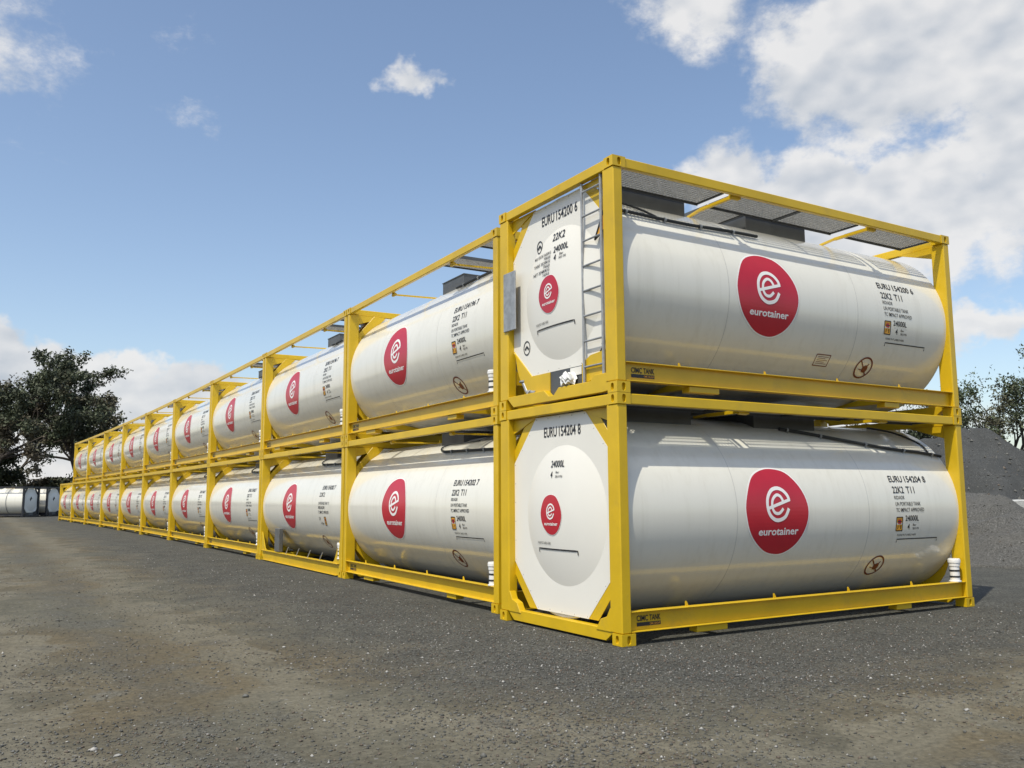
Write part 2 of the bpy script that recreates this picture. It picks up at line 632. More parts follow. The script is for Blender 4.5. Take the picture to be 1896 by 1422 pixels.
# ------------------------------------------------------------------ the parts of a tank container
def casting(sx, sy, sz):
    """corner casting with slotted holes; built for the corner at 0,0,0 and mirrored"""
    def mk():
        a, b, c = .178, .162, .118
        bm = bmesh.new()

        def face_hole(o, u, v, n, uw, vw, hu, hv, depth=.03):
            o, u, v, n = Vector(o), Vector(u), Vector(v), Vector(n)
            rc = [o, o + u * uw, o + u * uw + v * vw, o + v * vw]
            outer = [bm.verts.new(p) for p in rc]
            ring, back = [], []
            ctr = o + u * uw / 2 + v * vw / 2
            for k in range(12):
                t = 2 * math.pi * k / 12
                cx_, sy_ = math.cos(t), math.sin(t)
                px = math.copysign(abs(cx_) ** .7, cx_) * hu
                py = math.copysign(abs(sy_) ** .7, sy_) * hv
                ring.append(bm.verts.new(ctr + u * px + v * py))
                back.append(bm.verts.new(ctr + u * px + v * py - n * depth))
            es = [bm.edges.new((outer[i], outer[(i + 1) % 4])) for i in range(4)]
            es += [bm.edges.new((ring[i], ring[(i + 1) % 12])) for i in range(12)]
            bmesh.ops.triangle_fill(bm, use_beauty=True, edges=es, normal=n)
            for i in range(12):
                bm.faces.new((ring[i], ring[(i + 1) % 12], back[(i + 1) % 12], back[i]))
            bm.faces.new(back[::-1])
        face_hole((0, b, 0), (0, -1, 0), (0, 0, 1), (-1, 0, 0), b, c, .026, .043)
        face_hole((0, 0, 0), (1, 0, 0), (0, 0, 1), (0, -1, 0), a, c, .026, .043)
        for q in (((0, 0, c), (a, 0, c), (a, b, c), (0, b, c)), ((0, 0, 0), (0, b, 0), (a, b, 0), (a, 0, 0)), ((a, 0, 0), (a, b, 0), (a, b, c), (a, 0, c)), ((0, b, 0), (0, b, c), (a, b, c), (a, b, 0))):
            bm.faces.new([bm.verts.new(p) for p in q])
        bmesh.ops.remove_doubles(bm, verts=bm.verts[:], dist=1e-5)
        ox, oy, oz = (0 if sx > 0 else L), (0 if sy > 0 else WD), (0 if sz > 0 else H)
        for v in bm.verts:
            v.co = (v.co.x * sx + ox, v.co.y * sy + oy, v.co.z * sz + oz)
        bmesh.ops.recalc_face_normals(bm, faces=bm.faces[:])
        me = bpy.data.meshes.new('corner_casting')
        bm.to_mesh(me)
        bm.free()
        return me
    return mk()


def paint(me, m):
    me.materials.clear()
    me.materials.append(MATS[m])
    return me


def mir(b, name, m, sx, sy, bevel=0.0, smooth=False):
    return b.mesh(name, m, bevel, smooth, (sx, sy, 1), (0 if sx > 0 else L, 0 if sy > 0 else WD, 0))


def tank_mesh(m):
    e = .116
    half = [(e + .05, .02), (e + .045, TR * .5), (e + .03, TR - .16), (e + .012, TR - .06), (e, TR - .018), (e + .012, TR)]
    prof = half + [(1.2, TR), (2.4, TR), (3.6, TR), (4.8, TR)] + [(L - x, r) for x, r in half[::-1]]
    b = MB().lathe_x(prof, TY, TZ, 128)
    return b.mesh('tank_shell', m, smooth=True)


def ring_mesh(x, w, h, m):
    b = MB().lathe_x([(x - w / 2, TR - .004), (x - w / 2 + .002, TR + h), (x + w / 2 - .002, TR + h), (x + w / 2, TR - .004)], TY, TZ, 96)
    return b.mesh('seam_band', m, smooth=True)


def octagon(zlo=.19, zhi=2.455, ch=.51, cv=.54, ylo=.20, yhi=2.238, clip=None):
    p = [(ylo, zlo + cv), (ylo + ch, zlo), (yhi - ch, zlo), (yhi, zlo + cv), (yhi, zhi - cv), (yhi - ch, zhi), (ylo + ch, zhi), (ylo, zhi - cv)]
    if clip is not None:
        t = (clip - zlo) / cv
        p = [(ylo, zlo + cv), (ylo + ch * (1 - t), clip), (yhi - ch * (1 - t), clip)] + p[3:]
    return p


def end_plate(valve, m):
    return MB().prism(octagon(clip=.385 if valve else None), 'x', PLATE_X, PLATE_X + .0028).mesh('end_plate', m)


def dome_mesh(m, valve):
    vs, fs = [], []
    nr, na = 14, 72
    for i in range(nr + 1):
        rho = DOME_R * (1 - i / nr)
        x = PLATE_X + .001 - DOME_D * (1 - (rho / DOME_R) ** 2)
        for k in range(na):
            t = 2 * math.pi * k / na
            vs.append((x, DY + rho * math.cos(t), DZ + rho * math.sin(t)))
    for i in range(nr):
        for k in range(na):
            fs.append((i * na + k, i * na + (k + 1) % na, (i + 1) * na + (k + 1) % na, (i + 1) * na + k))
    return MB().add(vs, fs).mesh('dome', m, smooth=True, fix=True)


def rivets_mesh(valve):
    b = MB()
    p = octagon(.215, 2.43, .50, .53, .225, 2.213, clip=.41 if valve else None)
    for a, c in zip(p, p[1:] + p[:1]):
        n = max(2, int(math.hypot(c[0] - a[0], c[1] - a[1]) / .2))
        for k in range(n):
            y, z = a[0] + (c[0] - a[0]) * k / n, a[1] + (c[1] - a[1]) * k / n
            b.add([(PLATE_X - .006, y, z)] + [(PLATE_X, y + .009 * math.cos(t), z + .009 * math.sin(t)) for t in (0, 1.57, 3.14, 4.71)], [(0, 1, 2), (0, 2, 3), (0, 3, 4), (0, 4, 1)])
    return b.mesh('rivets', 'galvanised')


def brace_meshes(valve, m):
    """flat yellow diagonals behind the chamfers of the end plate"""
    out = []
    p = octagon()
    for i, (a, c) in enumerate(((p[0], p[1]), (p[3], p[2]), (p[4], p[5]), (p[7], p[6]))):
        if valve and i < 2:
            continue
        sy = -1 if a[0] < 1 else 1
        sz = -1 if a[1] < 1 else 1
        e = .055
        q = [(a[0] - sy * .02, a[1] - sz * e), (a[0], a[1] + sz * .17), (c[0] + sy * .18, c[1] + sz * (.02 if sz > 0 else .0)), (c[0] - sy * e, c[1] - sz * .0)]
        out.append(MB().prism(q, 'x', PLATE_X + .003, PLATE_X + .010).mesh('corner_brace', m, .003))
    return out


def front_gusset(side, m):
    q = [(.165, .121), (.46, .121), (.38, .235), (.27, .27), (.214, .36), (.165, .36)]
    if side:
        q = [(WD - y, z) for y, z in q]
    return MB().prism(q, 'x', .012, .10).mesh('foot_gusset', m, .004)


def bottom_end_rail(m):
    q = [(.17, .118), (.30, .022), (2.14, .022), (2.268, .118), (2.268, .15), (.17, .15)]
    return MB().prism(q, 'x', .022, .12).mesh('bottom_end_rail', m, .005)


def valve_end_rail(m):
    q = [(.17, .03), (.28, .022), (2.12, .022), (2.24, .118), (2.26, .16), (1.42, .16), (1.32, .085), (1.22, .085), (1.12, .165), (.50, .165), (.42, .225), (.17, .225)]
    return MB().prism(q, 'x', .016, .10).mesh('bottom_end_rail', m, .005)


def saddle_mesh(m):
    pts = [(2.225, .75), (1.80, .381), (1.40, .381), (1.40, .10)]
    for k in range(8):
        t = k / 7
        pts.append((1.55 + .62 * math.sin(t * 1.5), .10 + .58 * (1 - math.cos(t * 1.5))))
    return MB().prism(pts, 'x', PLATE_X - .012, PLATE_X + .006).mesh('saddle_plate', m, .003)


def grating_mesh(x0, x1, y0, y1, z, pitch=.036):
    b = MB()
    t = .004
    ny = int((y1 - y0) / pitch)
    for i in range(ny + 1):
        y = y0 + (y1 - y0) * i / ny
        b.box(x0, y - t, z, x1, y + t, z + .028)
    nx = int((x1 - x0) / (pitch * 1.1))
    for i in range(nx + 1):
        x = x0 + (x1 - x0) * i / nx
        b.box(x - t, y0, z + .004, x + t, y1, z + .024)
    return b.mesh('grating', 'aluminium', fix=False)


def grating_frame(x0, x1, y0, y1, z):
    b = MB()
    b.box(x0 - .012, y1 + .004, z - .03, x1 + .012, y1 + .016, z + .030)
    b.box(x0 - .012, y0 - .016, z - .012, x1 + .012, y0 - .005, z + .032)
    b.box(x0 - .014, y0 - .005, z - .02, x0 - .005, y1 + .004, z + .03)
    b.box(x1 + .005, y0 - .005, z - .02, x1 + .014, y1 + .004, z + .03)
    return b.mesh('grating_frame', 'dark_steel')


def spill_box_mesh(x0, x1, y0, y1):
    b = MB()
    zb = TZ + math.sqrt(TR ** 2 - max(abs(y0 - TY), abs(y1 - TY)) ** 2) - .06
    t = .012
    zt = 2.565
    b.box(x0, y0, zb, x1, y0 + t, zt).box(x0, y1 - t, zb, x1, y1, zt).box(x0, y0 + t, zb, x0 + t, y1 - t, zt).box(x1 - t, y0 + t, zb, x1, y1 - t, zt)
    b.box(x0 - .012, y0 - .012, zt, x1 + .012, y1 + .012, zt + .012)
    return b.mesh('spill_box', 'dark_steel')


def tank_pt(x, ang, eps):
    return (x, TY - (TR + eps) * math.cos(ang), TZ + (TR + eps) * math.sin(ang))


def hose_paths(kind):
    if kind == 'corner':
        pa = [(x, .73 + .05 * max(0, x - 1.5) + .008 * math.sin(x * 4)) for x in np.linspace(.15, 2.55, 18)]
        pb = [(.92, .74), (.80, .84), (.62, .94), (.40, 1.02)]
    elif kind == 'cornerlow':
        pa = smooth_closed([(3.1, 1.06), (3.41, 1.0), (4.09, .87), (4.84, .76), (5.48, .71), (5.93, .66)], 4, False)
        pb = [(5.7, .69), (5.74, .84), (5.64, .98), (5.46, 1.16), (5.2, 1.3)]
    elif kind == 'row':
        pa = [(x, .90 + .01 * math.sin(x * 3)) for x in np.linspace(3.9, 5.93, 18)]
        pb = [(3.98, .91), (3.92, .97), (3.98, 1.04), (4.2, 1.06), (4.7, 1.07)]
    else:
        pa = [(x, .88 - .03 * (x - 3.4)) for x in np.linspace(3.5, 5.93, 18)]
        pb = [(3.6, .88), (3.28, .93), (3.16, 1.02), (3.3, 1.08), (3.7, 1.07), (4.3, 1.09)]
    return pa, pb


def hose_mesh(kind):
    b = MB()
    pa, pb = hose_paths(kind)
    b.tube([tank_pt(x, a, .03) for x, a in pa], .021, 8)
    b.tube([tank_pt(x, a, .024) for x, a in smooth_closed(pb, 4, False)], .014, 8)
    return b.mesh('hose', 'rubber', smooth=True)


def clip_meshes(kind):
    out = []
    pa, _ = hose_paths(kind)
    for x, a in pa[2::4]:
        p = tank_pt(x, a, .03)
        q = tank_pt(x, a - .035, -.004)
        b = MB().tube([(x - .014, p[1], p[2]), (x + .014, p[1], p[2])], .028, 10)
        b.tube([(x, q[1], q[2]), (x, p[1], p[2])], .008, 6)
        out.append(b.mesh('hose_clip', 'galvanised', smooth=True))
    return out


def side_arm_mesh(x, far):
    """hinged yellow arm from the top rail to the walkway"""
    b = MB()
    if far:
        b.tube([(x - .05, .105, 2.45), (x + .06, .105, 2.45)], .030, 10)
        b.box(x - .03, .076, 2.43, x + .03, .11, 2.50)
        b.prism([(x, .10), (x + .028, .10), (x + .14, .98), (x + .112, .98)], 'z', 2.435, 2.462)
        b.box(x + .105, .94, 2.40, x + .15, 1.0, 2.50)
    else:
        b.tube([(x - .06, .105, 2.475), (x + .07, .105, 2.475)], .036, 10)
        b.box(x - .075, .076, 2.45, x + .09, .105, 2.52)
        b.prism([(x - .02, .10), (x + .02, .10), (x + .02, .68), (x - .02, .68)], 'z', 2.462, 2.503)
        b.prism([(x - .02, .682), (x + .02, .682), (x + .10, 1.0), (x + .06, 1.0)], 'z', 2.47, 2.50)
    return b.mesh('walkway_arm', 'yellow_paint', .003)


def no_step_mesh():
    fm = on_tank(.004)
    c, v0, r = 4.38, -.765, .152
    b = MB()
    ring = [(c + r * math.cos(t), v0 + r * math.sin(t)) for t in np.linspace(0, 2 * math.pi, 49)]
    b.add(*stroke(ring, .024, fm))
    b.add(*stroke(smooth_closed([(c - .105, v0 + .105), (c + .105, v0 - .105)], 8, False), .018, fm))
    # a small figure: body, head and step
    b.add(*convex_fill(smooth_closed([(c - .01, v0 - .06), (c + .07, v0 - .055), (c + .075, v0 + .02), (c + .03, v0 + .045), (c - .02, v0 + .01)], 4), on_tank(.0045), 8))
    b.add(*stroke([(c - .085, v0 - .02), (c - .03, v0 - .03)], .012, on_tank(.005)))
    b.add(*stroke([(c + .03, v0 + .0), (c + .075, v0 + .07)], .016, on_tank(.005)))
    return b.mesh('no_step_sign', 'brown_print', fix=False)


def caution_label():
    fm = on_tank(.004)
    b = MB()
    x0, x1, v0, v1 = 3.40, 3.66, -.80, -.64
    b.add(*stroke([(x0, v0), (x1, v0)], .012, fm)).add(*stroke([(x0, v1), (x1, v1)], .012, fm))
    b.add(*stroke([(x0, v0), (x0, v1)], .012, fm)).add(*stroke([(x1, v0), (x1, v1)], .012, fm))
    for i in range(5):
        b.add(*stroke([(x0 + .03, v1 - .03 - .024 * i), (x1 - .03 - .05 * (i % 2), v1 - .03 - .024 * i)], .006, fm))
    return b.mesh('caution_label', 'brown_print', fix=False)


def serial_words(num, x0, x1, v0, v1, fm, bold):
    w = num.split()
    out = []
    for t, a, b in zip(w, (0, .42, .925), (.36, .872, 1.0)):
        out.append(MB().add(*text(t, x0 + (x1 - x0) * a, x0 + (x1 - x0) * b, v0, v1, fm, bold)).mesh('serial_lettering', 'black_print', fix=False))
    return out


def side_number(num):
    return serial_words(num, 4.53, 5.31, .368, .458, on_tank(.004), .016)


def side_marks(kind):
    fm = on_tank(.004)
    if kind == 'std':
        tx = [('22K2', 4.545, 4.775, .222, .312, .014), ('T11', 4.83, 5.0, .222, .312, .014), ('RID/ADR', 4.55, 4.76, .142, .188, .006), ('UN PORTABLE TANK', 4.555, 5.08, .058, .108, .006),
              ('TC IMPACT APPROVED', 4.56, 5.145, -.020, .030, .006), ('24000L', 4.745, 5.03, -.142, -.068, .014), ('4', 4.80, 4.845, -.252, -.178, .014),
              ('Bar', 4.91, 4.985, -.208, -.178, .006), ('58.0 PSI', 4.91, 5.04, -.254, -.226, .006), ('PLEASE PUT LABELS HERE', 4.61, 5.0, -.336, -.311, .003)]
    else:
        tx = [('22K2', 4.45, 4.78, .222, .312, .006), ('UN PORTABLE TANK T11', 4.46, 5.12, .058, .118, .006), ('RID/ADR', 4.46, 4.86, -.03, .03, .008),
              ('TC IMPACT APPROVED', 4.46, 5.10, -.125, -.065, .006), ('24', 4.48, 4.56, -.26, -.19, .006), ('4 Bar', 4.55, 4.74, -.35, -.30, .006)]
    out = [('lettering', MB().add(*text(*t[:5], fm, t[5])).mesh('lettering', 'black_print', fix=False)) for t in tx]
    if kind == 'std':
        b = MB().add(*stroke([(4.62, -.425), (4.62, -.380), (5.475, -.380), (5.475, -.425)], .014, fm))
        out.append(('label_bracket', b.mesh('label_bracket', 'black_print', fix=False)))
    return out


def placard(kind):
    x0, x1, v0, v1 = (4.565, 4.69, -.265, -.09) if kind == 'std' else (4.80, 4.90, -.36, -.19)
    b = MB().add(*rect(x0, x1, v0, v1, on_tank(.003)))
    c = MB()
    f = on_tank(.0052)
    for a, e in (((x0, v0), (x1, v0)), ((x0, v1), (x1, v1)), ((x0, v0), (x0, v1)), ((x1, v0), (x1, v1))):
        c.add(*stroke([a, e], .013, f))
    mx = (x0 + x1) / 2
    c.add(*stroke([(x0 + .02, v1 - .055), (x1 - .02, v1 - .055)], .012, f))
    c.add(*stroke([(x0 + .035, v0 + .02), (x0 + .035, v0 + .07)], .012, f)).add(*stroke([(x1 - .035, v0 + .02), (x1 - .035, v0 + .07)], .012, f))
    d = MB().add(*rect(x0 + .03, x1 - .03, v1 - .085, v1 - .03, on_tank(.0042)))
    return b.mesh('placard', 'amber_print', fix=False), c.mesh('placard_border', 'black_print', fix=False), d.mesh('placard_symbol', 'red_print', fix=False)


def end_number(num):
    return serial_words(num, -1.55, -.80, 2.205, 2.325, on_end(.004), .014)


def end_marks(valve):
    f = on_end(.005)
    out = []

    def put(n, b):
        out.append((n, b.mesh(n, 'black_print', fix=False)))
    if valve:
        tx = [('22K2', -1.28, -1.02, 1.95, 2.045, .010), ('24000L', -1.22, -.92, 1.79, 1.87, .012), ('4', -1.20, -1.15, 1.69, 1.765, .012), ('Bar', -1.08, -1.0, 1.735, 1.765, .006), ('58.0 PSI', -1.09, -.95, 1.69, 1.72, .006)]
        for i, t in enumerate(('MAX GROSS 36000KG', '79365LB', 'TARE 3520KG', '7760LB', 'NET 32480KG', '71605LB')):
            w = .42 if len(t) > 8 else .16
            tx.append((t, -1.28 - w, -1.28, 1.80 - i * .052, 1.838 - i * .052, .008))
        for cx_, cz_, rx, rz in ((-1.60, 1.96, .06, .075), (-1.92, .75, .07, .085)):
            ring = [(cx_ + rx * math.cos(t), cz_ + rz * math.sin(t)) for t in np.linspace(0, 2 * math.pi, 25)]
            put('stamp', MB().add(*stroke(ring, .014, f)))
            put('stamp', MB().add(*stroke([(cx_ - .04, cz_ - .02), (cx_, cz_ + .02), (cx_ + .04, cz_ - .02)], .03, f)))
    else:
        tx = [('24000L', -1.34, -1.06, 1.845, 1.925, .012), ('4', -1.33, -1.285, 1.725, 1.80, .012), ('Bar', -1.22, -1.15, 1.775, 1.80, .005), ('58.0 PSI', -1.225, -1.08, 1.725, 1.752, .005)]
    tx.append(('PLEASE PUT LABELS HERE', -1.63, -1.32, .962, .99, .003))
    for t in tx:
        put('lettering', MB().add(*text(*t[:5], f, t[5])))
    put('label_bracket', MB().add(*stroke([(-1.615, .865), (-1.615, .91)] + smooth_closed([(-1.615, .91), (-.805, .91)], 14, False)[1:-1] + [(-.805, .91), (-.805, .865)], .016, f)))
    return out


def maker_label():
    f = on_rail(.004)
    b = MB().add(*text('CIMC', .25, .40, .225, .285, f, .02)).add(*text('TANK', .42, .57, .225, .285, f, .02))
    b.add(*rect(.25, .57, .175, .213, f))
    c = MB().add(*text('CIMC GROUP', .42, .56, .184, .204, on_rail(.006), .004))
    return b.mesh('maker_label', 'black_print', fix=False), c.mesh('lettering', 'amber_print', fix=False)


def document_tube(T):
    d = link('document_tube', cached('tube', lambda: MB().lathe_z([(.337, .078), (.352, .078), (.354, .062), (.56, .062)], 5.79, .085).mesh('document_tube', 'plastic_white', smooth=True)), T)
    link('tube_cap', cached('tubecap', lambda: MB().lathe_z([(.545, .070), (.59, .073), (.592, .080), (.628, .080), (.63, .076), (.645, .074)], 5.79, .085).mesh('tube_cap', 'plastic_white', smooth=True)), d)
    for z in (.395, .475):
        link('tube_strap', cached(('strap', z), lambda: MB().lathe_z([(z, .066), (z + .022, .066)], 5.79, .085).mesh('tube_strap', 'rubber', smooth=True)), d)


ORD = ['first', 'second', 'third', 'fourth', 'fifth', 'sixth', 'seventh', 'eighth', 'ninth', 'tenth']


def tank_container(label, loc, rotz, num='EURU 154202 7', left_end='front', top='row', near=True, style='yellow', rail='std', marks='std', group='white tank containers in yellow frames, stacked two high', logo=True):
    fm = 'yellow_paint' if style == 'yellow' else 'black_paint'
    T = bpy.data.objects.new('tank_container', None)
    T.empty_display_size = .3
    COL.objects.link(T)
    T.location = loc
    T.rotation_euler = (0, 0, rotz)
    tag(T, label, 'container', group)
    K = style
    # frame
    for sx in (1, -1):
        for sy in (1, -1):
            link('corner_post', cached((K, 'post', sx, sy), lambda: mir(MB().box(.008, .008, .119, .135, .205, H - .119), 'corner_post', fm, sx, sy, .012)), T)
            for sz in (1, -1):
                link('corner_casting', cached((K, 'cast', sx, sy, sz), lambda: paint(casting(sx, sy, sz), fm)), T)
    for sy in (1, -1):
        if rail == 'std' or sy < 0:
            prof = [(.016, .125), (.12, .125), (.12, .335), (.016, .335), (.016, .325), (.075, .325), (.075, .136), (.016, .136)]
            r = link('bottom_side_rail', cached((K, 'brail', sy), lambda: mir(MB().prism(prof, 'x', .137, L - .137), 'bottom_side_rail', fm, 1, sy, .003)), T)
            for x0, x1 in ((1.05, 1.5), (4.45, 4.75)):
                link('rail_pad', cached((K, 'pad', sy, x0), lambda: mir(MB().box(x0, .04, .055, x1, .17, .124), 'rail_pad', fm, 1, sy, .006)), r)
            for x0 in (.95, 2.3, 3.6, 4.85):
                link('rail_lug', cached((K, 'lug', sy, x0), lambda: mir(MB().prism([(x0, .336), (x0 + .04, .336), (x0 + .015, .385), (x0, .385)], 'y', .10, .112), 'rail_lug', fm, 1, sy)), r)
        else:
            # older model: low rail with sloping ends and plate gussets
            q = [(.178, .118), (.30, .03), (L - .30, .03), (L - .178, .118), (L - .178, .235), (.178, .235)]
            r = link('bottom_side_rail', cached((K, 'brail2'), lambda: MB().prism(q, 'y', .045, .06).box(.25, .0, .236, L - .25, .12, .248).box(.32, .0, .018, L - .32, .10, .029).mesh('bottom_side_rail', fm, .002)), T)
            for sx in (1, -1):
                link('foot_gusset', cached((K, 'rgus', sx), lambda: mir(MB().prism([(.137, .24), (.62, .25), (.50, .30), (.22, .68), (.137, .68)], 'y', .03, .05), 'foot_gusset', fm, sx, 1, .002)), T)
            for x0 in (2.2, 3.0, 3.8, 4.6):
                link('rail_lug', cached((K, 'lug2', x0), lambda: MB().tube([(x0, .05, .24), (x0 + .08, .09, .40)], .010, 6).mesh('rail_lug', 'galvanised')), r)
            link('valve_box', cached((K, 'vbox'), lambda: MB().box(1.35, .02, .26, 1.72, .12, .80).mesh('valve_box', 'valve_grey', .01)), T)
        link('top_side_rail', cached((K, 'trail', sy), lambda: mir(MB().box(.179, .010, H - .118, L - .179, .075, H - .006), 'top_side_rail', fm, 1, sy, .008)), T)
    for sx in (1, -1):
        valve = (left_end == 'valve') == (sx > 0)
        link('top_end_rail', cached((K, 'terail', sx), lambda: mir(MB().box(.010, .163, H - .125, .085, WD - .163, H - .006), 'top_end_rail', fm, sx, 1, .008)), T)
        for k, (ya, yb) in enumerate(((.207, .75), (WD - .207, WD - .75))):
            link('top_gusset', cached((K, 'tgus', sx, k), lambda: mir(MB().prism([(ya, H - .126), (yb, H - .126), (ya, H - .30)], 'x', .090, .105), 'top_gusset', fm, sx, 1)), T)
        # ends are built for the x = 0 side and turned round for the other end
        def turn(me):
            if sx < 0:
                me.transform(Matrix.Translation((L, WD, 0)) @ Matrix.Rotation(math.pi, 4, 'Z'))
            return me
        link('bottom_end_rail', cached((K, 'berail', sx, valve), lambda: turn(valve_end_rail(fm) if valve else bottom_end_rail(fm))), T)
        def shrink(me):
            if sx < 0:
                me.transform(Matrix.Translation((0, TY, TZ)) @ Matrix.Diagonal((1, .9, .9, 1)) @ Matrix.Translation((0, -TY, -TZ)))
            return turn(me)
        ep = link('end_plate', cached((K, 'eplate', sx, valve), lambda: shrink(end_plate(valve, 'white_plate'))), T)
        link('dome', cached((K, 'dome', sx, valve), lambda: turn(dome_mesh('white_plate', valve))), ep)
        o = link('rivets', cached((K, 'rivets', sx, valve), lambda: shrink(rivets_mesh(valve))), ep)
        o['kind'] = 'stuff'
        for k in range(0 if (top == 'corner' and sx < 0) else 4 - 2 * valve):
            link('corner_brace', cached((K, 'brace', sx, valve, k), lambda: turn(brace_meshes(valve, fm)[k])), T)
        if not valve:
            for k in (0, 1):
                link('foot_gusset', cached((K, 'fgus', sx, k), lambda: turn(front_gusset(k, fm))), T)
        else:
            link('saddle_plate', cached((K, 'saddle', sx), lambda: turn(saddle_mesh(fm))), T)
            link('side_plate', cached((K, 'vplate', sx), lambda: turn(MB().prism([(.207, .226), (.72, .166), (.72, .395), (.56, .47), (.207, .50)], 'x', PLATE_X - .03, PLATE_X - .002).mesh('side_plate', fm, .003))), T)
            link('valve_recess', cached((K, 'recess', sx), lambda: turn(MB().box(PLATE_X + .002, .70, .06, .6, 1.42, .384).mesh('valve_recess', 'dark_steel'))), T)
    # tank
    tk = link('tank_shell', cached((K, 'tank'), lambda: tank_mesh('white_cladding')), T)
    for x in ((1.72, 4.02) if style == 'yellow' else (1.5, 3.0, 4.5)):
        link('seam_band', cached((K, 'band', x), lambda: ring_mesh(x, .012 if style == 'yellow' else .07, .0012 if style == 'yellow' else .012, 'seam' if style == 'yellow' else 'grey_steel')), tk)
    for x in (1.3, 4.75):
        link('tank_saddle', cached((K, 'under', x), lambda: MB().prism([(.121, .14), (WD - .121, .14), (WD - .121, .20), (1.85, .235), (1.6, .19), (1.219, .15), (.84, .19), (.59, .235), (.121, .20)], 'x', x, x + .09).mesh('tank_saddle', fm)), T)
    # top gear
    if top == 'corner':
        segs = [(.19, 1.80, .175, .62), (2.02, 3.13, .175, .62), (3.17, 4.28, .175, .62), (4.60, 5.84, .175, .62), (2.02, 2.62, .68, 1.7)]
        boxes = [(.50, 1.66, .70, 1.74), (2.72, 3.85, .70, 1.74)]
        arms, far = (1.91, 4.44), False
    else:
        segs = [(4.10, 4.62, .14, .95), (5.32, 5.90, .14, 1.10), (1.9, 4.0, 1.9, 2.30), (4.05, 5.8, 1.9, 2.30)]
        boxes = [(2.85, 3.65, .72, 1.72), (4.75, 5.85, .80, 1.72)]
        arms, far = (2.15, 4.48), True
    for s in segs:
        w = link('walkway', cached((K, 'gframe', s), lambda: grating_frame(*s, 2.535)), T)
        link('grating', cached((K, 'grating', s, near), lambda: grating_mesh(*s, 2.535, .046 if near else .09)), w)
    for s in boxes:
        link('spill_box', cached((K, 'sbox', s), lambda: spill_box_mesh(*s)), T)
    for x in arms:
        link('walkway_arm', cached((K, 'arm', x, far), lambda: side_arm_mesh(x, far)), T)
    hk = ('corner' if left_end == 'valve' else 'cornerlow') if top == 'corner' else top
    if style == 'yellow':
        hz = link('hose', cached((K, 'hose', hk), lambda: hose_mesh(hk)), T)
        cl = cached((K, 'clips', hk), lambda: clip_meshes(hk))
        for c in cl:
            link('hose_clip', c, hz)
        # document tube on the bottom rail
        if not (top == 'corner' and left_end == 'valve'):
            document_tube(T)
        if rail == 'std':
            a, c = cached('maker', maker_label)
            o = link('maker_label', a, T)
            link('lettering', c, o)
    if logo:
        add_logo('side', T, 2.39, 0.0, 1.0, on_tank)
        for me_ in cached(('num', num), lambda: side_number(num)):
            link('serial_lettering', me_, T)
        for nm_, me_ in cached(('marks', marks), lambda: side_marks(marks)):
            link(nm_, me_, T)
        p, pb, ps = cached(('plac', marks), lambda: placard(marks))
        o = link('placard', p, T)
        link('placard_border', pb, o)
        link('placard_symbol', ps, o)
        link('no_step_sign', cached('nostep', no_step_mesh), T)
        if top == 'corner' and left_end == 'valve':
            link('caution_label', cached('caution', caution_label), T)
    return T


def end_dressing(T, num, valve):
    """print, ladder and plates on the end that faces the yard"""
    for me_ in end_number(num):
        link('serial_lettering', me_, T)
    for nm_, me_ in end_marks(valve):
        link(nm_, me_, T)
    add_logo('endlogo', T, -1.285, 1.295, .445, on_end)
    if valve:
        la = bpy.data.objects.new('ladder', MB().tube([(.045, .28, .20), (.045, .28, 2.50)], .018, 8).mesh('ladder', 'galvanised', smooth=True))
        COL.objects.link(la)
        la.parent = T
        link('stile', MB().tube([(.045, .64, .13), (.045, .64, 2.46)], .016, 8).mesh('stile', 'galvanised', smooth=True), la)
        rg = MB().tube([(.045, .295, 0), (.045, .625, 0)], .012, 8).mesh('rung', 'galvanised', smooth=True)
        for k in range(8):
            link('rung', rg, la, (0, 0, .34 + k * .288))
        dp = link('document_plate', MB().box(-.012, 2.02, 1.0, .006, 2.31, 1.76).mesh('document_plate', 'galvanised', .006), T)
        link('plate_bracket', MB().box(.0062, 2.20, 1.10, .04, 2.28, 1.66).mesh('plate_bracket', 'yellow_paint', .004), dp)
        # valve gear: pipe with flange, and the small data plate
        g = MB().tube([(.10, 1.72, .17), (.10, 1.92, .20), (.10, 2.02, .34)], .028, 10)
        g.tube([(.10, 1.83, .16), (.10, 1.86, .168)], .055, 14).tube([(.10, 2.02, .33), (.10, 2.022, .35)], .05, 12)
        link('valve_pipe', g.mesh('valve_pipe', 'galvanised', smooth=True), T)
        link('data_plate', MB().box(PLATE_X - .008, .76, .285, PLATE_X - .001, .98, .375).mesh('data_plate', 'white_plate'), T)
        t = MB().prism([(.42, 1.75), (.22, 1.83), (.25, 2.04)], 'x', .060, .066).mesh('warning_triangle', 'amber_print', .002)
        wt = link('warning_triangle', t, T)
        rim = MB()
        pts = [(.42, 1.75), (.22, 1.83), (.25, 2.04)]
        for a, c in zip(pts, pts[1:] + pts[:1]):
            rim.tube([(.058, *a), (.058, *c)], .011, 6)
        link('triangle_border', rim.mesh('triangle_border', 'black_print'), wt)


